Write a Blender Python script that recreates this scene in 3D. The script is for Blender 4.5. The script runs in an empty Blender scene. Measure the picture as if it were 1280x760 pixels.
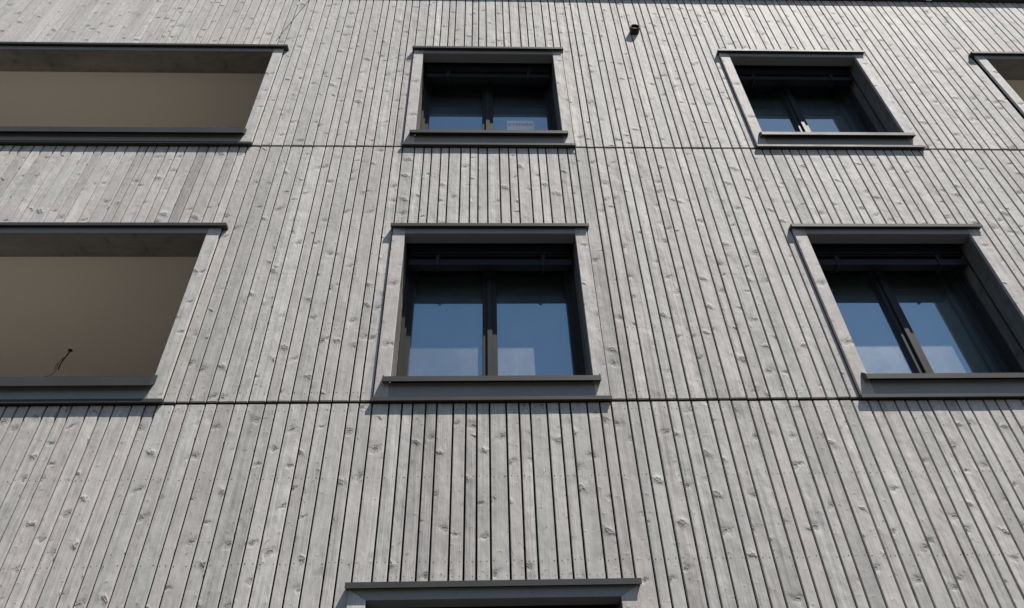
import bpy, bmesh, math, random
from mathutils import Vector, Matrix

random.seed(11)
scene = bpy.context.scene
COL = scene.collection
S = 2.946                      # storey height
J1 = 4.79                      # first visible cladding joint
J2 = J1 + S
J0 = J1 - S
J3 = 10.868
XL, XR = -11.2, 12.6           # facade extent
DEPTH = 11.0

# ------------------------------------------------------------------ helpers
def tag(o, label=None, cat=None, group=None, kind=None):
    if label: o['label'] = label
    if cat: o['category'] = cat
    if group: o['group'] = group
    if kind: o['kind'] = kind
    return o

def empty(name, loc=(0, 0, 0), parent=None):
    o = bpy.data.objects.new(name, None)
    COL.objects.link(o)
    o.location = loc
    o.empty_display_size = 0.2
    if parent: o.parent = parent
    return o

class MB:
    """collects geometry for ONE mesh object; every face carries a board number and metre UVs"""
    def __init__(self):
        self.bm = bmesh.new()
        self.uv = self.bm.loops.layers.uv.new('UVMap')
        self.rnd = self.bm.faces.layers.float.new('rnd')
        self.kn = self.bm.faces.layers.float.new('tone')

    def face(self, pts, rnd=0.0, axis='z', mat=0, tone=0.0, smooth=False):
        vs = [self.bm.verts.new(p) for p in pts]
        try:
            f = self.bm.faces.new(vs)
        except ValueError:
            return None
        f.normal_update()
        n = f.normal
        f[self.rnd] = rnd
        f[self.kn] = tone
        f.material_index = mat
        f.smooth = smooth
        for l in f.loops:
            x, y, z = l.vert.co
            if axis == 'z':
                u = y if abs(n.x) > max(abs(n.y), abs(n.z)) else x
                v = z if abs(n.z) < 0.8 else y
            else:
                u = y if abs(n.z) > max(abs(n.y), abs(n.x)) else z
                v = x
            l[self.uv].uv = (u, v)
        return f

    def box(self, x0, x1, y0, y1, z0, z1, rnd=0.0, axis='z', mat=0, ch=0.0, tone=0.0):
        """box; ch > 0 bevels the front (low y) long edges"""
        F = lambda p: self.face(p, rnd, axis, mat, tone)
        if ch <= 0:
            F([(x0, y0, z0), (x1, y0, z0), (x1, y0, z1), (x0, y0, z1)])
            F([(x1, y0, z0), (x1, y1, z0), (x1, y1, z1), (x1, y0, z1)])
            F([(x0, y1, z0), (x0, y0, z0), (x0, y0, z1), (x0, y1, z1)])
            F([(x1, y1, z0), (x0, y1, z0), (x0, y1, z1), (x1, y1, z1)])
            F([(x0, y0, z1), (x1, y0, z1), (x1, y1, z1), (x0, y1, z1)])
            F([(x0, y1, z0), (x1, y1, z0), (x1, y0, z0), (x0, y0, z0)])
        elif axis == 'z':
            pr = [(x0, y1), (x0, y0 + ch), (x0 + ch, y0), (x1 - ch, y0), (x1, y0 + ch), (x1, y1)]
            n = len(pr)
            for i in range(n):
                a, b = pr[i], pr[(i + 1) % n]
                F([(a[0], a[1], z0), (b[0], b[1], z0), (b[0], b[1], z1), (a[0], a[1], z1)])
            F([(p[0], p[1], z1) for p in pr])
            F([(p[0], p[1], z0) for p in reversed(pr)])
        else:
            pr = [(y1, z1), (y0 + ch, z1), (y0, z1 - ch), (y0, z0 + ch), (y0 + ch, z0), (y1, z0)]
            self.extrude_x(pr, x0, x1, rnd, mat, tone)

    def extrude_x(self, prof, x0, x1, rnd=0.0, mat=0, tone=0.0):
        """profile [(y,z)...] (counter-clockwise seen from +x is not needed; normals are fixed on build)"""
        n = len(prof)
        for i in range(n):
            a, b = prof[i], prof[(i + 1) % n]
            self.face([(x0, a[0], a[1]), (x1, a[0], a[1]), (x1, b[0], b[1]), (x0, b[0], b[1])], rnd, 'x', mat, tone)
        self.face([(x0, p[0], p[1]) for p in reversed(prof)], rnd, 'x', mat, tone)
        self.face([(x1, p[0], p[1]) for p in prof], rnd, 'x', mat, tone)

    def prism_y(self, pts, y0, y1, rnd=0.0, axis='z', mat=0):
        """polygon [(x,z)...] given depth from y0 to y1"""
        n = len(pts)
        for i in range(n):
            a, b = pts[i], pts[(i + 1) % n]
            self.face([(a[0], y0, a[1]), (b[0], y0, b[1]), (b[0], y1, b[1]), (a[0], y1, a[1])], rnd, axis, mat)
        self.face([(p[0], y0, p[1]) for p in pts], rnd, axis, mat)
        self.face([(p[0], y1, p[1]) for p in reversed(pts)], rnd, axis, mat)

    def disc_y(self, x, y, z, r, mat, n=7):
        a0 = random.random()
        self.face([(x + r * math.cos(a0 + 6.2832 * i / n), y, z + r * math.sin(a0 + 6.2832 * i / n)) for i in range(n)], mat=mat)

    def tube(self, pts, r, n=8, mat=0):
        pts = [Vector(p) for p in pts]
        rings = []
        up = Vector((0.31, 0.87, 0.37)).normalized()
        for i, p in enumerate(pts):
            t = (pts[min(i + 1, len(pts) - 1)] - pts[max(i - 1, 0)]).normalized()
            a = t.cross(up)
            if a.length < 1e-4: a = t.cross(Vector((1, 0, 0)))
            a.normalize(); b = t.cross(a).normalized()
            rr = r if not isinstance(r, (list, tuple)) else r[i]
            rings.append([self.bm.verts.new(p + a * rr * math.cos(6.2832 * k / n) + b * rr * math.sin(6.2832 * k / n)) for k in range(n)])
        for i in range(len(rings) - 1):
            for k in range(n):
                f = self.bm.faces.new((rings[i][k], rings[i][(k + 1) % n], rings[i + 1][(k + 1) % n], rings[i + 1][k]))
                f.smooth = True; f.material_index = mat
        f = self.bm.faces.new(rings[0][::-1]); f.material_index = mat
        f = self.bm.faces.new(rings[-1]); f.material_index = mat

    def build(self, name, mats, parent=None, weld=False, loc=None):
        if weld:
            bmesh.ops.remove_doubles(self.bm, verts=self.bm.verts, dist=1e-5)
        # weld per board only for consistent normals: recalc works on islands, isolated quads keep their order
        me = bpy.data.meshes.new(name)
        self.bm.to_mesh(me); self.bm.free()
        if not isinstance(mats, (list, tuple)): mats = [mats]
        for m in mats: me.materials.append(m)
        o = bpy.data.objects.new(name, me)
        COL.objects.link(o)
        if parent: o.parent = parent
        if loc: o.location = loc
        return o

def catmull(pts, k=8):
    P = [Vector(p) for p in pts]
    out = []
    for i in range(len(P) - 1):
        p0 = P[max(i - 1, 0)]; p1 = P[i]; p2 = P[i + 1]; p3 = P[min(i + 2, len(P) - 1)]
        for j in range(k):
            t = j / k
            out.append(0.5 * ((2 * p1) + (p2 - p0) * t + (2 * p0 - 5 * p1 + 4 * p2 - p3) * t * t + (3 * p1 - p0 - 3 * p2 + p3) * t ** 3))
    out.append(P[-1])
    return out

# ------------------------------------------------------------------ materials
class NT:
    def __init__(self, name):
        self.mat = bpy.data.materials.new(name)
        self.mat.use_nodes = True
        self.t = self.mat.node_tree
        self.t.nodes.clear()
        self.out = self.t.nodes.new('ShaderNodeOutputMaterial')
    def node(self, typ, **kw):
        n = self.t.nodes.new(typ)
        for k, v in kw.items(): setattr(n, k, v)
        return n
    def link(self, a, b): self.t.links.new(a, b)
    def put(self, sock, v):
        if hasattr(v, 'is_output') or isinstance(v, bpy.types.NodeSocket): self.link(v, sock)
        else: sock.default_value = v
    def m(self, op, a, b=0.0, c=0.0, clamp=False):
        n = self.node('ShaderNodeMath', operation=op); n.use_clamp = clamp
        self.put(n.inputs[0], a); self.put(n.inputs[1], b); self.put(n.inputs[2], c)
        return n.outputs[0]
    def vec(self, x, y, z=0.0):
        n = self.node('ShaderNodeCombineXYZ')
        self.put(n.inputs[0], x); self.put(n.inputs[1], y); self.put(n.inputs[2], z)
        return n.outputs[0]
    def noise(self, v, scale=1.0, detail=2.0, rough=0.5, dist=0.0):
        n = self.node('ShaderNodeTexNoise')
        self.link(v, n.inputs['Vector'])
        n.inputs['Scale'].default_value = scale; n.inputs['Detail'].default_value = detail
        n.inputs['Roughness'].default_value = rough; n.inputs['Distortion'].default_value = dist
        return n.outputs['Fac']
    def mixc(self, f, a, b):
        n = self.node('ShaderNodeMix', data_type='RGBA')
        self.put(n.inputs['Factor'], f)
        self.put(n.inputs[6], a); self.put(n.inputs[7], b)
        return n.outputs[2]
    def mul_c(self, c, f):
        n = self.node('ShaderNodeVectorMath', operation='SCALE')
        self.put(n.inputs[0], c); self.put(n.inputs['Scale'], f)
        return n.outputs[0]
    def sstep(self, x, a, b):
        n = self.node('ShaderNodeMapRange', interpolation_type='SMOOTHSTEP')
        self.put(n.inputs['Value'], x)
        n.inputs['From Min'].default_value = a; n.inputs['From Max'].default_value = b
        return n.outputs[0]
    def principled(self, color, rough=0.5, spec=0.5, normal=None, metallic=0.0):
        p = self.node('ShaderNodeBsdfPrincipled')
        self.put(p.inputs['Base Color'], color); self.put(p.inputs['Roughness'], rough)
        p.inputs['Specular IOR Level'].default_value = spec
        p.inputs['Metallic'].default_value = metallic
        if normal is not None: self.link(normal, p.inputs['Normal'])
        return p
    def bump(self, h, strength=1.0, dist=1.0):
        b = self.node('ShaderNodeBump'); b.inputs['Strength'].default_value = strength
        b.inputs['Distance'].default_value = dist
        self.link(h, b.inputs['Height'])
        return b.outputs['Normal']

def wood_material(name, grey=(0.412, 0.398, 0.364), warm=(0.416, 0.376, 0.352), gain=1.0):
    t = NT(name)
    uvn = t.node('ShaderNodeUVMap'); uvn.uv_map = 'UVMap'
    sep = t.node('ShaderNodeSeparateXYZ'); t.link(uvn.outputs[0], sep.inputs[0])
    u, v = sep.outputs[0], sep.outputs[1]
    an = t.node('ShaderNodeAttribute'); an.attribute_name = 'rnd'; r = an.outputs['Fac']
    tn = t.node('ShaderNodeAttribute'); tn.attribute_name = 'tone'; tone_a = tn.outputs['Fac']
    ru = t.m('MULTIPLY', r, 37.13); rv = t.m('MULTIPLY', r, 91.7)
    uo = t.m('ADD', u, ru); vo = t.m('ADD', v, rv)
    wn = t.node('ShaderNodeTexNoise'); t.link(t.vec(t.m('MULTIPLY', uo, 38.0), t.m('MULTIPLY', vo, 26.0), r), wn.inputs['Vector'])
    wn.inputs['Scale'].default_value = 1.0; wn.inputs['Detail'].default_value = 3.0
    ws = t.node('ShaderNodeSeparateColor'); t.link(wn.outputs['Color'], ws.inputs[0])
    uk = t.m('MULTIPLY_ADD', t.m('SUBTRACT', ws.outputs[0], 0.5), 0.034, uo)
    vk = t.m('MULTIPLY_ADD', t.m('SUBTRACT', ws.outputs[1], 0.5), 0.046, vo)

    def knots(su, sv, rmin, rmax, pres):
        vo_n = t.node('ShaderNodeTexVoronoi', voronoi_dimensions='2D')
        vec = t.vec(t.m('MULTIPLY', uk, su), t.m('MULTIPLY', vk, sv))
        t.link(vec, vo_n.inputs['Vector']); vo_n.inputs['Scale'].default_value = 1.0
        df = t.node('ShaderNodeVectorMath', operation='SUBTRACT')
        t.link(vec, df.inputs[0]); t.link(vo_n.outputs['Position'], df.inputs[1])
        ds = t.node('ShaderNodeSeparateXYZ'); t.link(df.outputs[0], ds.inputs[0])
        du = t.m('DIVIDE', ds.outputs[0], su); dv = t.m('DIVIDE', ds.outputs[1], sv)
        cs = t.node('ShaderNodeSeparateColor'); t.link(vo_n.outputs['Color'], cs.inputs[0])
        size = t.m('MULTIPLY_ADD', cs.outputs[0], rmax - rmin, rmin)
        p = t.m('GREATER_THAN', cs.outputs[1], pres)
        # skew so that knots lie as slanted ovals
        sk = t.m('MULTIPLY', t.m('SUBTRACT', cs.outputs[2], 0.5), 1.1)
        dv2 = t.m('MULTIPLY_ADD', du, sk, dv)
        d = t.m('SQRT', t.m('ADD', t.m('MULTIPLY', t.m('MULTIPLY', du, du), 0.42), t.m('MULTIPLY', dv2, dv2)))
        q = t.m('DIVIDE', d, size)
        return du, dv2, q, p, cs.outputs[2]
    du, dv, q, pres, sgn = knots(7.0, 3.3, 0.005, 0.014, 0.34)
    du2, dv2, q2, pres2, sgn2 = knots(15.0, 7.5, 0.002, 0.006, 0.42)
    def gauss(x, s):
        y = t.m('DIVIDE', x, s)
        return t.m('EXPONENT', t.m('MULTIPLY', t.m('MULTIPLY', y, y), -1.0))
    halo = t.m('MULTIPLY', gauss(q, 2.1), pres)
    wide = t.m('MULTIPLY', gauss(q, 4.5), pres)
    # growth rings swept round the knots
    uw = t.m('MULTIPLY_ADD', t.m('MULTIPLY', du, halo), -0.75, uo)
    uw = t.m('ADD', uw, t.m('MULTIPLY', t.m('SUBTRACT', t.noise(t.vec(t.m('MULTIPLY', uo, 4.0), t.m('MULTIPLY', vo, 0.9)), detail=1.0), 0.5), 0.05))
    grain = t.noise(t.vec(t.m('MULTIPLY', uw, 85.0), t.m('MULTIPLY', vo, 1.1), r), detail=3.0, rough=0.6)
    fibre = t.noise(t.vec(t.m('MULTIPLY', uw, 420.0), t.m('MULTIPLY', vo, 14.0), r), detail=2.0)
    saw = t.noise(t.vec(t.m('MULTIPLY', uo, 9.0), t.m('MULTIPLY', vo, 260.0), r), detail=2.0)
    tone = t.noise(t.vec(t.m('MULTIPLY', uo, 7.0), t.m('MULTIPLY', vo, 1.6), r), detail=3.0, rough=0.55)
    streak = t.noise(t.vec(t.m('MULTIPLY', uw, 34.0), t.m('MULTIPLY', vo, 0.55), t.m('MULTIPLY', r, 3.0)), detail=3.0, rough=0.6)
    wavy = t.noise(t.vec(t.m('MULTIPLY', uo, 9.0), t.m('MULTIPLY', vo, 5.5), r), detail=2.0, rough=0.5)
    blot = t.noise(t.vec(t.m('MULTIPLY', uo, 26.0), t.m('MULTIPLY', vo, 13.0), r), detail=3.0, rough=0.65)
    core = t.m('MULTIPLY', t.m('SUBTRACT', 1.0, t.sstep(q, 0.55, 1.05)), pres)
    ring = t.m('MULTIPLY', gauss(t.m('SUBTRACT', q, 1.05), 0.3), pres)
    core2 = t.m('MULTIPLY', t.m('SUBTRACT', 1.0, t.sstep(q2, 0.5, 1.1)), pres2)

    f = t.m('MULTIPLY_ADD', t.m('SUBTRACT', grain, 0.5), 0.36, 1.0)
    f = t.m('MULTIPLY_ADD', t.m('SUBTRACT', fibre, 0.5), 0.26, f)
    f = t.m('MULTIPLY_ADD', t.m('SUBTRACT', tone, 0.5), 0.84, f)
    rk = t.m('MULTIPLY_ADD', t.m('FRACT', t.m('MULTIPLY', r, 17.77)), 1.1, 0.45)
    f = t.m('MULTIPLY_ADD', t.m('MULTIPLY', t.m('SUBTRACT', streak, 0.5), rk), 0.54, f)
    f = t.m('MULTIPLY_ADD', t.m('SUBTRACT', blot, 0.5), 0.56, f)
    f = t.m('MULTIPLY_ADD', t.m('SUBTRACT', saw, 0.5), 0.14, f)
    f = t.m('ADD', f, tone_a)
    f = t.m('MULTIPLY', f, t.m('MULTIPLY_ADD', core, -0.34, 1.0))
    f = t.m('MULTIPLY', f, t.m('MULTIPLY_ADD', ring, -0.22, 1.0))
    f = t.m('MULTIPLY', f, t.m('MULTIPLY_ADD', core2, -0.38, 1.0))
    f = t.m('MULTIPLY', f, t.m('MULTIPLY_ADD', wide, -0.13, 1.0))
    f = t.m('MULTIPLY', f, gain)
    r2 = t.m('FRACT', t.m('MULTIPLY', r, 7.31))
    hue = t.m('MULTIPLY_ADD', t.m('SUBTRACT', tone, 0.5), 0.9, t.m('MULTIPLY', r2, 0.85), clamp=True)
    col = t.mixc(hue, (*grey, 1), (*warm, 1))
    col = t.mixc(t.m('MULTIPLY', t.m('ADD', core, core2), 0.35), col, (0.27, 0.22, 0.17, 1))
    col = t.mul_c(col, f)
    # relief, in metres
    h = t.m('MULTIPLY', grain, 0.0006)
    h = t.m('MULTIPLY_ADD', fibre, 0.00018, h)
    h = t.m('MULTIPLY_ADD', saw, 0.00022, h)
    h = t.m('MULTIPLY_ADD', blot, 0.0024, h)
    h = t.m('MULTIPLY_ADD', t.m('MULTIPLY', wavy, rk), 0.0100, h)
    h = t.m('MULTIPLY_ADD', t.m('MULTIPLY', streak, rk), 0.0050, h)
    h = t.m('MULTIPLY_ADD', t.m('MULTIPLY', halo, t.m('MULTIPLY_ADD', t.m('GREATER_THAN', sgn, 0.62), 2.0, -1.0)), 0.0075, h)
    h = t.m('MULTIPLY_ADD', core, -0.0012, h)
    h = t.m('MULTIPLY_ADD', t.m('MULTIPLY', gauss(q2, 1.8), pres2), 0.0010, h)
    h = t.m('MULTIPLY_ADD', ring, 0.0018, h)
    nrm = t.bump(h, 1.0, 1.0)
    p = t.principled(col, 0.66, 0.22, nrm)
    p.inputs['Sheen Weight'].default_value = 0.42 if gain >= 1.0 else 0.0      # raised grey fibres: paler at a flat viewing angle
    p.inputs['Sheen Roughness'].default_value = 0.55
    p.inputs['Sheen Tint'].default_value = (1.0, 0.97, 0.95, 1)
    t.link(p.outputs[0], t.out.inputs[0])
    return t.mat

def metal_material(name, base, rough=0.55, spec=0.22, var=0.25):
    t = NT(name)
    tc = t.node('ShaderNodeTexCoord')
    n = t.noise(tc.outputs['Object'], 3.0, 4.0, 0.6)
    n2 = t.noise(tc.outputs['Object'], 60.0, 3.0, 0.6)
    f = t.m('MULTIPLY_ADD', t.m('SUBTRACT', n, 0.5), var * 2, 1.0)
    f = t.m('MULTIPLY_ADD', t.m('SUBTRACT', n2, 0.5), var * 0.8, f)
    col = t.mul_c((*base,), f)
    p = t.principled(col, t.m('MULTIPLY_ADD', n, 0.2, rough - 0.1), spec, t.bump(n, 0.15, 0.01))
    t.link(p.outputs[0], t.out.inputs[0])
    return t.mat

def plain_material(name, base, rough=0.8, var=0.08, scale=2.5, spec=0.25, bump=0.0, coat=0.0):
    t = NT(name)
    tc = t.node('ShaderNodeTexCoord')
    n = t.noise(tc.outputs['Object'], scale, 5.0, 0.6)
    f = t.m('MULTIPLY_ADD', t.m('SUBTRACT', n, 0.5), var * 2, 1.0)
    nrm = None
    if bump:
        nrm = t.bump(t.noise(tc.outputs['Object'], 90.0, 3.0), 0.5, bump)
    p = t.principled(t.mul_c((*base,), f), rough, spec, nrm)
    if coat:   # glossy coat standing in for the pane's sky reflection over the sheet
        p.inputs['Coat Weight'].default_value = coat; p.inputs['Coat IOR'].default_value = 2.1; p.inputs['Coat Roughness'].default_value = 0.02
    t.link(p.outputs[0], t.out.inputs[0])
    return t.mat

def glass_material(name):
    """coated double glazing: mirror reflection of the sky, a film of dust, dark tinted transmission"""
    t = NT(name)
    tc = t.node('ShaderNodeTexCoord')
    gl = t.node('ShaderNodeBsdfGlossy'); gl.inputs['Roughness'].default_value = 0.004
    gl.inputs['Color'].default_value = (0.74, 0.93, 0.98, 1)
    wav = t.noise(tc.outputs['Object'], 1.6, 1.0)
    t.link(t.bump(wav, 0.25, 0.004), gl.inputs['Normal'])
    tr = t.node('ShaderNodeBsdfTransparent'); tr.inputs['Color'].default_value = (0.90, 0.94, 0.93, 1)
    fr = t.node('ShaderNodeFresnel'); fr.inputs['IOR'].default_value = 1.62
    refl = t.m('MULTIPLY_ADD', fr.outputs[0], 1.5, GLASS_R, clamp=True)
    mx = t.node('ShaderNodeMixShader')
    t.link(refl, mx.inputs[0]); t.link(tr.outputs[0], mx.inputs[1]); t.link(gl.outputs[0], mx.inputs[2])
    df = t.node('ShaderNodeBsdfGlossy'); df.inputs['Roughness'].default_value = 0.5     # smeared film of dust
    df.inputs['Color'].default_value = (0.84, 0.86, 0.84, 1)
    dn = t.m('MULTIPLY_ADD', t.noise(tc.outputs['Object'], 4.0, 3.0, 0.6), 0.45, t.m('MULTIPLY', t.noise(tc.outputs['Object'], 70.0, 4.0, 0.7), 0.55))
    dfac = t.m('MULTIPLY_ADD', t.sstep(dn, 0.3, 0.8), GLASS_D, GLASS_D * 0.8)
    mx2 = t.node('ShaderNodeMixShader')
    t.link(dfac, mx2.inputs[0]); t.link(mx.outputs[0], mx2.inputs[1]); t.link(df.outputs[0], mx2.inputs[2])
    t.link(mx2.outputs[0], t.out.inputs[0])
    return t.mat

GLASS_R, GLASS_D = 0.36, 0.075
M = dict(
    wood=wood_material('weathered_spruce'),
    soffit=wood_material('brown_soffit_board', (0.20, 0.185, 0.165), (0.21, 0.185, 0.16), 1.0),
    head=wood_material('darker_head_board', (0.235, 0.222, 0.205), (0.24, 0.215, 0.195), 1.0),
    reveal=wood_material('dark_reveal_board', (0.15, 0.142, 0.13), (0.155, 0.14, 0.128), 0.999),  # darker than the cladding wood, both sides alike
    metal=metal_material('bronze_grey_sheet_metal', (0.050, 0.049, 0.048)),
    frame=metal_material('anthracite_window_frame', (0.030, 0.030, 0.032), 0.5),
    blind=metal_material('black_blind_slats', (0.018, 0.019, 0.022), 0.4),
    black=plain_material('black_wind_membrane', (0.012, 0.012, 0.012), 0.9),
    membrane=plain_material('dark_wind_membrane', (0.050, 0.048, 0.047), 0.9),
    panel=metal_material('grey_painted_panel', (0.25, 0.247, 0.243), 0.6, 0.2, 0.12),
    nail=plain_material('nail_head', (0.05, 0.048, 0.045), 0.6),
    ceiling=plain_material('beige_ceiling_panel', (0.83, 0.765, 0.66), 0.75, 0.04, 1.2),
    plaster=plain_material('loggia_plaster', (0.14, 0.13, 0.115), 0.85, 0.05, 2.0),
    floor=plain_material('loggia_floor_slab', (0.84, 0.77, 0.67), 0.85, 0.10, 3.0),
    room=plain_material('unlit_room_finish', (0.06, 0.06, 0.06), 0.9),
    glass=glass_material('window_glass'),
    cable=plain_material('black_cable_sheath', (0.012, 0.012, 0.012), 0.5),
    steel=metal_material('pale_steel_wire', (0.42, 0.41, 0.39), 0.5, 0.4),
    pipe=plain_material('black_plastic_pipe', (0.012, 0.013, 0.012), 0.5),
    paper=plain_material('white_paper', (0.84, 0.84, 0.82), 0.5, 0.02, coat=1.0),
    ink=plain_material('grey_ink', (0.30, 0.32, 0.35), 0.8, 0.03),
    asphalt=plain_material('dark_asphalt_paving', (0.055, 0.054, 0.052), 0.9, 0.2, 0.8, bump=0.002),
    render=plain_material('grey_render', (0.35, 0.35, 0.34), 0.9, 0.08, 1.0, bump=0.002),
)

# ------------------------------------------------------------------ layout
TRIM = 0.102
# (x0, x1, zbottom, ztop) = clear opening ; zj = joint under it
WX = [(-0.640, 0.765), (2.708, 4.113)]
HEAD = 1.686      # underside of the head above the joint
wins = [(x0, x1, zj) for (x0, x1) in WX for zj in (J1, J2)]
LOG_W = 5.15
logs = [(-2.245 - LOG_W, -2.245, J1), (-2.245 - LOG_W, -2.245, J2), (5.59, 5.59 + LOG_W, J2), (5.59, 5.59 + LOG_W, J1)]
GJ = J0 - 0.115   # the ground-floor window sits a little lower
gwin = (-0.650, 0.770, GJ)
holes = []        # rectangles the cladding and wall leave free (to the trims' outer edges)
for (x0, x1, zj) in wins + logs:
    holes.append((x0 - TRIM, x1 + TRIM, zj - 0.02, zj + HEAD + 0.072))
holes.append((gwin[0] - TRIM, gwin[1] + TRIM, GJ - 0.02, GJ + HEAD + 0.072))

# board joints along the facade: three board widths, nailed in an uneven rhythm
SEP = [-3.079, -3.004, -2.89, -2.802, -2.727, -2.615, -2.528, -2.45, -2.338, -2.248, -2.174, -2.059, -1.971, -1.857, -1.781,
       -1.667, -1.579, -1.461, -1.384, -1.297, -1.183, -1.109, -1.02, -0.907, -0.834, -0.746, -0.633, -0.545, -0.473, -0.386,
       -0.311, -0.201, -0.115, -0.042, 0.043, 0.155, 0.241, 0.317, 0.43, 0.515, 0.59, 0.704, 0.792, 0.869, 0.981, 1.054, 1.142,
       1.255, 1.331, 1.421, 1.535, 1.612, 1.699, 1.816, 1.891, 1.979, 2.093, 2.168, 2.265, 2.373, 2.45, 2.538, 2.651, 2.725,
       2.838, 2.912, 2.999, 3.073, 3.185, 3.273, 3.347, 3.464, 3.549, 3.619]
pat = [0.114, 0.088, 0.075, 0.112, 0.087, 0.076, 0.113, 0.074, 0.088]
i = 0
while SEP[-1] < XR:
    SEP.append(SEP[-1] + pat[i % 9] + random.uniform(-.002, .002)); i += 1 if random.random() < .9 else 2
while SEP[0] > XL:
    SEP.insert(0, SEP[0] - pat[i % 9] + random.uniform(-.002, .002)); i += 1 if random.random() < .9 else 2

building = empty('apartment_building', (0, 0, 0))
tag(building, 'apartment building with weathered grey vertical timber cladding, dark metal trims and deep window reveals', 'building')

# ------------------------------------------------------------------ cladding, one mesh per storey
GAP = 0.0122
def subtract(rect, hs):
    x0, x1, z0, z1 = rect
    for (a, b, c, d) in hs:
        if a < x1 - 1e-6 and b > x0 + 1e-6 and c < z1 - 1e-6 and d > z0 + 1e-6:
            out = []
            if c > z0 + 0.004: out += subtract((x0, x1, z0, c), hs)
            if d < z1 - 0.004: out += subtract((x0, x1, d, z1), hs)
            zz0, zz1 = max(z0, c), min(z1, d)
            if a - x0 > 0.012: out += subtract((x0, a - 0.003, zz0, zz1), hs)
            if x1 - b > 0.012: out += subtract((b + 0.003, x1, zz0, zz1), hs)
            return out
    return [rect]

bands = [(0.35, J0 - 0.015), (J0 + 0.014, J1 - 0.015), (J1 + 0.014, J2 - 0.014), (J2 + 0.015, J3 - 0.014), (J3 + 0.014, J3 + 1.3)]
NAILROWS = [0.075, 0.66, 1.24, 1.80, 2.36, 2.875]
for bi, (z0, z1) in enumerate(bands):
    mb = MB()
    base = z1 - 2.93
    for k in range(len(SEP) - 1):
        xa, xb = SEP[k] + GAP / 2, SEP[k + 1] - GAP / 2
        rnd = random.random()
        tone = random.gauss(0, 0.06)
        if random.random() < 0.03: tone -= 0.10
        if bi == 2 and xa < -2.57 < xb: tone, rnd = -0.36, 0.1365
        yo = random.uniform(-0.0012, 0.0012)
        zo0, zo1 = random.uniform(-.002, .002), random.uniform(-.002, .002)
        # keep holes touching this band's edge from leaving slivers
        for (a, b, c, d) in subtract((xa, xb, z0 + zo0, z1 + zo1), holes):
            if d - c < 0.01: continue
            mb.box(a, b, yo, 0.019, c, d, rnd, 'z', 0, 0.0022, tone)
            for zr in NAILROWS:
                zn = base + zr
                if c + 0.02 < zn < d - 0.02 and b - a > 0.05:
                    for xn in (a + 0.015, b - 0.015):
                        mb.disc_y(xn + random.uniform(-.004, .004), yo - 0.0006, zn + random.uniform(-.006, .006), random.uniform(.0028, .0040), 1)
            # end nails beside an opening's head and foot
            if d < z1 - 0.1 and b - a > 0.05:
                for xn in (a + 0.015, b - 0.015):
                    mb.disc_y(xn, yo - 0.0006, d - 0.06 + random.uniform(-.004, .004), 0.003, 1)
            if c > z0 + 0.1 and b - a > 0.05:
                for xn in (a + 0.015, b - 0.015):
                    mb.disc_y(xn, yo - 0.0006, c + 0.07 + random.uniform(-.004, .004), 0.003, 1)
    mb.build('cladding', [M['wood'], M['nail']], building)

# ------------------------------------------------------------------ wall core behind the boards
def wall_with_holes(mb, x0, x1, z0, z1, y0, y1, hs):
    xs = sorted(set([x0, x1] + [h[0] for h in hs] + [h[1] for h in hs]))
    xs = [x for x in xs if x0 <= x <= x1]
    for a, b in zip(xs[:-1], xs[1:]):
        xm = (a + b) / 2
        cuts = sorted([(h[2], h[3]) for h in hs if h[0] < xm < h[1]])
        z = z0
        for c, d in cuts:
            if c > z + 1e-4: mb.box(a, b, y0, y1, z, c)
            z = max(z, d)
        if z < z1 - 1e-4: mb.box(a, b, y0, y1, z, z1)
inner = [(h[0] + TRIM - 0.024, h[1] - TRIM + 0.024, h[2] + 0.03, h[3] + 0.16) for h in holes]
mb = MB()
wall_with_holes(mb, XL, XR, 0.0, J3 + 1.32, 0.046, 0.34, inner)
mb.build('wall', M['membrane'], building)
mb = MB()
mb.box(XL + 0.002, XL + 0.35, 0.342, DEPTH, 0, J3 + 1.3)
mb.box(XR - 0.35, XR - 0.002, 0.342, DEPTH, 0, J3 + 1.3)
mb.box(XL + 0.352, XR - 0.352, DEPTH - 0.3, DEPTH, 0, J3 + 1.3)
mb.build('outer_wall', M['render'], building)
mb = MB()
mb.box(XL - 0.06, XR + 0.06, -0.07, DEPTH + 0.07, J3 + 1.325, J3 + 1.47)
mb.build('roof', M['metal'], building)
mb = MB()
mb.box(XL, XR, 0.012, 0.044, 0.0, 0.33)
mb.build('plinth', M['render'], building)

# horizontal joint profiles between the storeys
for zj in (J0, J1, J2):
    xs = [XL]
    for (a, b, c, d) in sorted(holes):
        if c < zj < d:
            xs += [a - 0.012, b + 0.012]
    xs.append(XR)
    for a, b in zip(xs[0::2], xs[1::2]):
        if b <= a: continue
        mb = MB()
        mb.extrude_x([(0.045, zj + 0.013), (0.016, zj + 0.006), (0.016, zj - 0.004), (0.045, zj - 0.004)], a, b)
        mb.build('joint_profile', M['black'], building)
mb = MB()
mb.extrude_x([(0.045, J3 + 0.013), (-0.062, J3 + 0.030), (-0.062, J3 - 0.018), (-0.058, J3 - 0.018), (-0.056, J3 - 0.008), (0.045, J3 - 0.008)], XL, XR)
mb.build('drip_flashing', M['metal'], building)

# ------------------------------------------------------------------ trims shared by windows and loggias (local: joint z = 0)
def screws(mb, pts, y, mat=1):
    for x, z in pts: mb.disc_y(x, y, z, 0.0032, mat)

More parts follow.
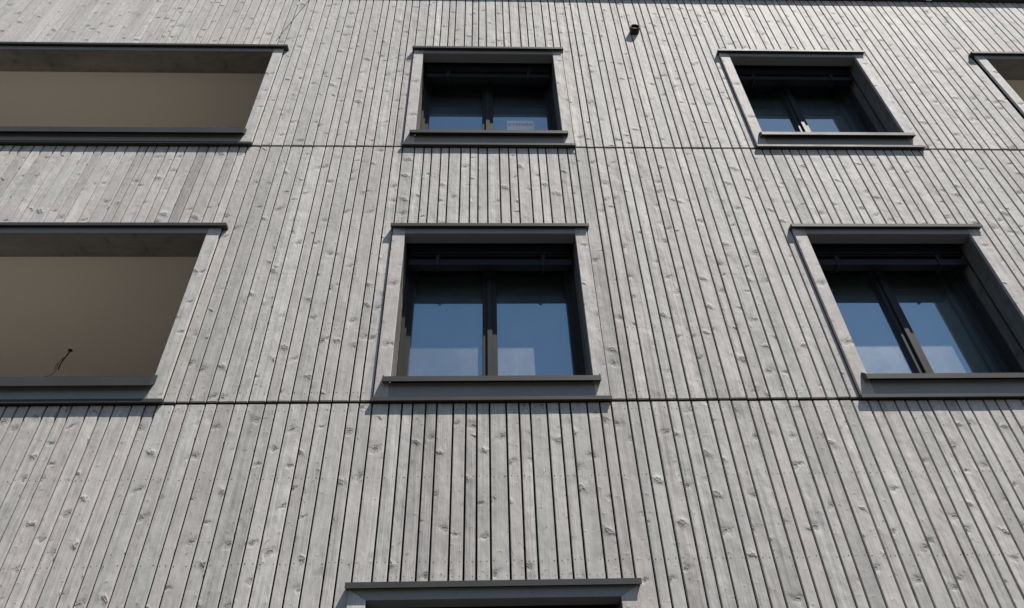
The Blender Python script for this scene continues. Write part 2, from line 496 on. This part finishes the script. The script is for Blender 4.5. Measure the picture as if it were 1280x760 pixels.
def trims(parent, w, lip=0.027, sill_nose=0.042, sill_z=0.150, dsoff=0.08, mitre=False, depth=0.31, canopy_over=0.118, sill_over=0.042):
    """w = clear width, x from 0 to w"""
    zt = HEAD + 0.064
    T = TRIM - 0.002
    Y0, Y1 = -0.030, -0.004
    zb = 0.014
    for s in (0, 1):
        mb = MB()
        a, b = (-T, 0.0) if s == 0 else (w, w + T)
        rd = random.random()
        if not mitre:
            mb.box(a, b, Y0, Y1, zb, zt, rd, 'z', 0, 0.002, 0.03)
        else:
            pts = [(a, zb), (b, zb), (b, HEAD), (a, zt)] if s == 0 else [(a, zb), (b, zb), (b, zt), (a, HEAD)]
            mb.prism_y(pts, Y0, Y1, rd, 'z', 0)
        q = []
        for zz in (0.055, 0.50, 0.95, 1.40, HEAD + 0.03):
            q += [(a + 0.02, zz), (b - 0.02, zz)]
        screws(mb, q[:8], Y0 - 0.0006)
        mb.build('jamb_board', [M['wood'], M['nail']], parent)
    mb = MB()
    rd = random.random()
    if mitre:
        mb.prism_y([(0.004, HEAD), (w - 0.004, HEAD), (w + T - 0.004, zt), (-T + 0.004, zt)], Y0 + 0.001, dsoff, rd, 'x', 0)
    else:
        mb.box(0.0015, w - 0.0015, Y0 + 0.001, dsoff, HEAD, zt, rd, 'x', 0, 0.002)
    screws(mb, [(w * k, HEAD + 0.03) for k in (.05, .35, .65, .95)], Y0 + 0.0004)
    if dsoff > 0.2:
        fb = MB(); fb.box(0.0015, w - 0.0015, Y0 - 0.002, Y0 + 0.0005, HEAD - 0.003, zt)
        fb.build('head_fascia', M['panel'], parent)
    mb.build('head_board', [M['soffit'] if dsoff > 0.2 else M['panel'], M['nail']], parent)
    mb = MB()
    mb.box(0.0015, w - 0.0015, Y0 + 0.001, Y1, zb, sill_z - 0.012, random.random(), 'x', 0, 0.002)
    screws(mb, [(w * k, 0.07) for k in (.03, .35, .68, .97)], Y0 + 0.0004)
    mb.build('apron_board', [M['panel'], M['nail']], parent)
    # canopy flashing over the head
    mb = MB()
    x0, x1 = -canopy_over, w + canopy_over
    zl = zt + 0.001
    mb.extrude_x([(0.044, zl + 0.040), (-0.067, zl + 0.022), (-0.067, zl - 0.012), (-0.0635, zl - 0.012), (-0.0625, zl + 0.003), (0.044, zl + 0.003)], x0, x1)
    mb.build('head_flashing', M['metal'], parent)
    # sill with upstands
    mb = MB()
    x0, x1 = -sill_over, w + sill_over
    sz = sill_z
    mb.extrude_x([(Y0 - 0.001, sz + 0.006), (-0.086, sz), (-0.086, sz - sill_nose), (-0.0825, sz - sill_nose), (-0.081, sz - 0.010), (Y0 - 0.001, sz - 0.004)], x0, x1)
    mb.extrude_x([(depth, sz + 0.034), (Y0 - 0.001, sz + 0.006), (Y0 - 0.001, sz - 0.004), (depth, sz - 0.004)], 0.003, w - 0.003)
    for a in (x0 - 0.003, x1):
        mb.extrude_x([(-0.086, sz - sill_nose), (-0.031, sz - 0.02), (-0.031, sz + 0.045), (-0.045, sz + 0.045), (-0.086, sz + 0.002)], a, a + 0.003)
    mb.build('sill', M['metal'], parent)
    # lower flashing covering the joint
    mb = MB()
    mb.extrude_x([(0.045, 0.012), (-0.041, 0.009), (-0.041, -0.020), (-0.038, -0.020), (-0.037, -0.008), (0.045, -0.008)], -TRIM - 0.008, w + TRIM + 0.008)
    mb.build('base_flashing', M['metal'], parent)
    return sz

def make_window(width, mitre=False):
    w = width
    yf, yg = 0.298, 0.368
    root_mb = MB()
    # fixed outer frame
    zb, zt = 0.165, HEAD + 0.10
    fw = 0.040
    root_mb.box(0.002, fw, yf, yf + 0.09, zb, zt)
    root_mb.box(w - fw, w - 0.002, yf, yf + 0.09, zb, zt)
    root_mb.box(fw, w - fw, yf, yf + 0.09, zb, zb + 0.045)
    root_mb.box(fw, w - fw, yf, yf + 0.09, zt - 0.06, zt)
    root = root_mb.build('window', M['frame'], building)
    trims(root, w, mitre=mitre)
    # reveal boards with the slot of the blind's guide
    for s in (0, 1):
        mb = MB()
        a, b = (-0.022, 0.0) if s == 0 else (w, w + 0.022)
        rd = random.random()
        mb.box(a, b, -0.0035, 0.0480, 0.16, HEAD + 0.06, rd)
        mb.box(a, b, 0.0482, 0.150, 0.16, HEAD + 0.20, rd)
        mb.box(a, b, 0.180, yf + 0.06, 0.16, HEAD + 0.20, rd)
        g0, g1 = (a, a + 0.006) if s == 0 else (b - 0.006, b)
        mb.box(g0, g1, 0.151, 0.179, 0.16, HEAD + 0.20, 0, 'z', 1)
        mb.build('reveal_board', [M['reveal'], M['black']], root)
        mb = MB()
        g = 0.004 if s == 0 else w - 0.026
        mb.box(g, g + 0.022, 0.262, 0.300, 0.175, HEAD + 0.05)
        mb.build('guide_rail', M['frame'], root)
    # blind pocket
    mb = MB()
    zp = HEAD + 0.205
    mb.box(-0.02, w + 0.02, 0.085, 0.42, zp, zp + 0.02)
    mb.box(0.0, w, 0.082, 0.090, HEAD + 0.0, zp)
    mb.build('blind_pocket', M['black'], root)
    mb = MB()
    for k in range(9):
        z = HEAD - 0.098 + k * 0.022
        mb.extrude_x([(0.125, z), (0.150, z + 0.010), (0.195, z + 0.008), (0.215, z - 0.003), (0.213, z - 0.006), (0.195, z + 0.004), (0.150, z + 0.006), (0.127, z - 0.003)], 0.035, w - 0.035)
    mb.extrude_x([(0.135, HEAD - 0.202), (0.135, HEAD - 0.136), (0.143, HEAD - 0.129), (0.212, HEAD - 0.129), (0.218, HEAD - 0.136), (0.218, HEAD - 0.192)], 0.03, w - 0.03)
    mb.tube([(0.03, 0.112, HEAD - 0.085), (w - 0.03, 0.112, HEAD - 0.085)], 0.004, 8)
    bl = mb.build('blind', M['blind'], root)
    for xx in (0.19 * w, 0.81 * w):
        mb = MB()
        mb.box(xx - 0.010, xx + 0.010, 0.126, 0.133, HEAD - 0.204, HEAD - 0.09)
        mb.box(xx - 0.010, xx + 0.010, 0.126, 0.222, HEAD - 0.216, HEAD - 0.2045)
        mb.tube([(xx + 0.016, 0.124, HEAD - 0.20), (xx + 0.016, 0.120, HEAD - 0.15), (xx + 0.012, 0.118, HEAD + 0.02)], 0.003, 6)
        mb.build('blind_bracket', M['frame'], root)
    # two casements
    mid = w / 2 - 0.008
    sz0, sz1 = zb + 0.020, zt - 0.03
    sw = 0.056
    for s in (0, 1):
        a, b = (0.022, mid - 0.002) if s == 0 else (mid + 0.002, w - 0.022)
        lft, rgt = (sw - 0.004, sw) if s == 0 else (sw, sw - 0.004)
        mb = MB()
        y0, y1 = (yf + 0.028, yf + 0.098) if s == 0 else (yf + 0.0245, yf + 0.0985)
        mb.box(a, a + lft, y0, y1, sz0, sz1, ch=0.004)
        mb.box(b - rgt, b, y0, y1, sz0, sz1, ch=0.004)
        mb.box(a + lft, b - rgt, y0, y1, sz0, sz0 + sw + 0.02)
        mb.box(a + lft, b - rgt, y0, y1, sz1 - sw, sz1)
        if s == 1:   # cover strip over the meeting stiles
            mb.box(mid - 0.022, mid + 0.020, y0 - 0.017, y0 - 0.0005, sz0 + 0.01, sz1 - 0.01, ch=0.004)
        mb.build('casement', M['frame'], root)
        mb = MB()
        mb.box(a + lft - 0.008, b - rgt + 0.008, yg, yg + 0.024, sz0 + sw + 0.010, sz1 - sw + 0.010)
        mb.build('pane', M['glass'], root)
    # the unlit room behind
    mb = MB()
    x0, x1, z0, z1, y0, y1 = -1.0, w + 0.3, -0.70, 1.92, 0.415, 4.2
    for f in ([(x0, y1, z0), (x1, y1, z0), (x1, y1, z1), (x0, y1, z1)], [(x0, y0, z0), (x0, y1, z0), (x0, y1, z1), (x0, y0, z1)],
              [(x1, y0, z0), (x1, y1, z0), (x1, y1, z1), (x1, y0, z1)], [(x0, y0, z0), (x1, y0, z0), (x1, y1, z0), (x0, y1, z0)],
              [(x0, y0, z1), (x1, y0, z1), (x1, y1, z1), (x0, y1, z1)],
              [(x0, y0, z0), (x1, y0, z0), (x1, y0, 0.17), (x0, y0, 0.17)], [(x0, y0, zt), (x1, y0, zt), (x1, y0, z1), (x0, y0, z1)],
              [(x0, y0, 0.17), (0.01, y0, 0.17), (0.01, y0, zt), (x0, y0, zt)], [(w - 0.01, y0, 0.17), (x1, y0, 0.17), (x1, y0, zt), (w - 0.01, y0, zt)]):
        mb.face(f)
    mb.build('room', M['room'], root)
    return root

def copy_tree(o, parent=None):
    c = o.copy(); COL.objects.link(c)
    if parent: c.parent = parent
    for ch in o.children: copy_tree(ch, c)
    return c

W = WX[0][1] - WX[0][0]
win0 = make_window(W)
win0.location = (WX[0][0], 0, J1)
for (x0, x1, zj) in wins[1:]:
    c = copy_tree(win0, building); c.location = (x0, 0, zj)
gw = make_window(gwin[1] - gwin[0], mitre=True)
gw.location = (gwin[0], 0, GJ)

# ------------------------------------------------------------------ loggias
def make_loggia(w):
    dp = 2.75
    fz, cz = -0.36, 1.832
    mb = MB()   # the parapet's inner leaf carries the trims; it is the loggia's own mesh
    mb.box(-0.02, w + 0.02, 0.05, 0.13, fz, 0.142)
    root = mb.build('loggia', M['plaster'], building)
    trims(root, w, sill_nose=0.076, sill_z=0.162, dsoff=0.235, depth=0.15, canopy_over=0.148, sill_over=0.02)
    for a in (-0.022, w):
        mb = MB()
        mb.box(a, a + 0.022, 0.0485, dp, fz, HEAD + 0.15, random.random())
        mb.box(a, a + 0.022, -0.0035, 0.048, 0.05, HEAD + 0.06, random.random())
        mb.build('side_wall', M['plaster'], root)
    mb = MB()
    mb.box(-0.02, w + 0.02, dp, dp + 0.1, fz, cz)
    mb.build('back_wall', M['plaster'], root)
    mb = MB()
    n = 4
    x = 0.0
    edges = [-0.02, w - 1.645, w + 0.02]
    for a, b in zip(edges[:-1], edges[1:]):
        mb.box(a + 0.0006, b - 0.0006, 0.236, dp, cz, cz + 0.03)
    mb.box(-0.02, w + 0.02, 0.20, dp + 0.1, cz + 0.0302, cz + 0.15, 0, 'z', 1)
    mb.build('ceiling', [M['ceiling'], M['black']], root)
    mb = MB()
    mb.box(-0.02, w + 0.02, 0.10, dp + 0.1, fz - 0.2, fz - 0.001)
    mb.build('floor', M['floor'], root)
    return root
log0 = make_loggia(LOG_W)
log0.location = (logs[0][0], 0, logs[0][2])
for (x0, x1, zj) in logs[1:]:
    c = copy_tree(log0, building); c.location = (x0, 0, zj)

# ------------------------------------------------------------------ vent pipe through the cladding
mb = MB()
cx, cz, R0, R1, L = 1.737, 9.985, 0.054, 0.047, 0.078
n = 32
def ring(r, y): return [(cx + r * math.cos(6.28319 * k / n), y, cz + r * math.sin(6.28319 * k / n)) for k in range(n)]
rings = [ring(R0, 0.02), ring(R0, -L + .003), ring(R0 - .003, -L), ring(R1, -L), ring(R1, 0.02)]
vr = [[mb.bm.verts.new(p) for p in r] for r in rings]
for a, b in zip(vr[:-1], vr[1:]):
    for k in range(n):
        f = mb.bm.faces.new((a[k], a[(k + 1) % n], b[(k + 1) % n], b[k])); f.smooth = True
vp = mb.build('vent_pipe', M['pipe'], building)
mb = MB()
for k in range(-4, 5):
    z = cz + k * 0.0095
    hw = math.sqrt(max(R1 ** 2 - (k * 0.0095) ** 2, 0)) - 0.001
    mb.box(cx - hw, cx + hw, -L + 0.018, -L + 0.022, z - 0.002, z + 0.002)
mb.disc_y(cx, -0.02, cz, R1 - 0.0005, 0, 24)
mb.build('vent_grille', M['pipe'], vp)

# ------------------------------------------------------------------ small loose things
cb = empty('electric_cable', (-3.997, 1.605, J1 + 1.832))
tag(cb, 'black electric cable stub dangling from the ceiling of the lower left loggia', 'cable')
mb = MB()
ring0 = [(0.022 * math.cos(6.28319 * k / 20), 0.022 * math.sin(6.28319 * k / 20)) for k in range(20)]
mb.face([(x, y, -0.004) for x, y in ring0[::-1]])
for k in range(20):
    a, b = ring0[k], ring0[(k + 1) % 20]
    mb.face([(a[0], a[1], -0.004), (b[0], b[1], -0.004), (b[0], b[1], 0.0), (a[0], a[1], 0.0)])
mb.build('ceiling_outlet', M['cable'], cb)
mb = MB()
mb.tube(catmull([(0, 0, -0.002), (-0.014, 0.005, -0.06), (-0.026, 0.0, -0.13), (-0.026, -0.01, -0.20), (-0.018, -0.012, -0.250)]), 0.0055)
mb.tube(catmull([(-0.018, -0.01, -0.10), (-0.045, -0.012, -0.15), (-0.060, -0.012, -0.20), (-0.056, -0.010, -0.250)]), 0.0028, 6)
mb.tube(catmull([(-0.052, -0.01, -0.165), (-0.050, 0.004, -0.24), (-0.064, 0.0, -0.29), (-0.105, 0.004, -0.318), (-0.135, 0.002, -0.312)]), 0.0022, 6)
mb.build('conductor', M['cable'], cb)

mb = MB()
mb.tube(catmull([(-1.995, -0.055, 10.87), (-2.003, -0.10, 10.743), (-2.052, -0.15, 10.42), (-2.085, -0.20, 10.15)]), 0.0045, 8)
o = mb.build('hanging_wire', M['steel'])
tag(o, 'pale stiff wire sticking out above the upper left loggia, casting a long thin shadow', 'wire')
mb = MB()
pts = [(5.46, -0.058, 10.86), (5.44, -0.075, 10.80)] + [(5.455 + 0.030 * math.cos(2.2 + k * 0.75), -0.072 - 0.002 * k, 10.755 + 0.034 * math.sin(2.2 + k * 0.75)) for k in range(9)] + [(5.50, -0.08, 10.79)]
mb.tube(catmull(pts, 5), 0.0035, 6)
o = mb.build('hanging_wire', M['steel'])
tag(o, 'small curled loop of pale wire caught on the top flashing above the right windows', 'wire')

# paper notice behind the right casement of the upper middle window, printed with a short line of capitals
nx0, nx1, nz0, nz1 = 0.258, 0.543, 8.545, 8.735
mb = MB()
mb.box(nx0, nx1, 0.3645, 0.3668, nz0, nz1, 0, 'z', 0)
paper = mb.build('paper_notice', M['paper'])
tag(paper, 'pale paper notice with one printed word, stuck to the glass of the upper middle window', 'notice')
cu = bpy.data.curves.new('lettering', 'FONT')
cu.body = 'ZTSPARK'; cu.size = 0.066; cu.extrude = 0.0004; cu.align_x = 'CENTER'; cu.align_y = 'CENTER'
to = bpy.data.objects.new('lettering', cu); COL.objects.link(to)
dg = bpy.context.evaluated_depsgraph_get()
me = bpy.data.meshes.new_from_object(to.evaluated_get(dg))
bpy.data.objects.remove(to)
me.materials.clear(); me.materials.append(M['ink'])
to = bpy.data.objects.new('lettering', me); COL.objects.link(to)
to.rotation_euler = (math.radians(90), 0, 0)
to.location = ((nx0 + nx1) / 2, 0.3640, nz0 + 0.115)
to.parent = paper

# ------------------------------------------------------------------ ground
mb = MB()
mb.face([(-400, -400, 0), (400, -400, 0), (400, 400, 0), (-400, 400, 0)])
o = mb.build('ground', M['asphalt'])
tag(o, 'dark asphalt paving in front of the building', 'ground', kind='structure')

# ------------------------------------------------------------------ light
SUN = Vector((0.93, -1.0, 2.2)).normalized()
EL = math.asin(SUN.z)
AZ = math.atan2(SUN.x, SUN.y)
li = bpy.data.lights.new('sun', 'SUN'); li.energy = 5.0; li.angle = math.radians(0.5); li.color = (1.0, 0.955, 0.895)
so = bpy.data.objects.new('sun', li); COL.objects.link(so)
so.rotation_euler = SUN.to_track_quat('Z', 'Y').to_euler()
so.location = SUN * 40
w = bpy.data.worlds.new('World'); scene.world = w
w.use_nodes = True
nt = w.node_tree; nt.nodes.clear()
sk = nt.nodes.new('ShaderNodeTexSky'); sk.sky_type = 'NISHITA'; sk.sun_disc = False
sk.sun_elevation = EL; sk.sun_rotation = AZ
sk.air_density = 1.0; sk.dust_density = 0.15; sk.ozone_density = 1.6
bg = nt.nodes.new('ShaderNodeBackground'); bg.inputs['Strength'].default_value = 0.09
ow = nt.nodes.new('ShaderNodeOutputWorld')
nt.links.new(sk.outputs[0], bg.inputs[0]); nt.links.new(bg.outputs[0], ow.inputs[0])

# ------------------------------------------------------------------ camera
cam = bpy.data.cameras.new('camera'); co = bpy.data.objects.new('camera', cam); COL.objects.link(co)
cam.sensor_width = 36.0; cam.sensor_fit = 'HORIZONTAL'; cam.lens = 36.0 * 978.0 / 1280.0
cam.clip_start = 0.05; cam.clip_end = 2000
rt = Vector((0.999306954793374, -0.025392827996526427, -0.027217905649266624))
up = Vector((0.002180800594414778, -0.6900028267708085, 0.7238033870859273))
fw = Vector((0.03715984674835132, 0.7233611154427864, 0.6894692469247681))
mw = Matrix.Identity(4)
for i in range(3):
    mw[i][0] = rt[i]; mw[i][1] = up[i]; mw[i][2] = -fw[i]
mw[0][3], mw[1][3], mw[2][3] = 0.0, -4.3, 1.6
co.matrix_world = mw
scene.camera = co

scene.view_settings.view_transform = 'Standard'
scene.view_settings.look = 'None'
scene.view_settings.exposure = 0.15
scene.view_settings.gamma = 1.0
scene.view_settings.use_curve_mapping = False
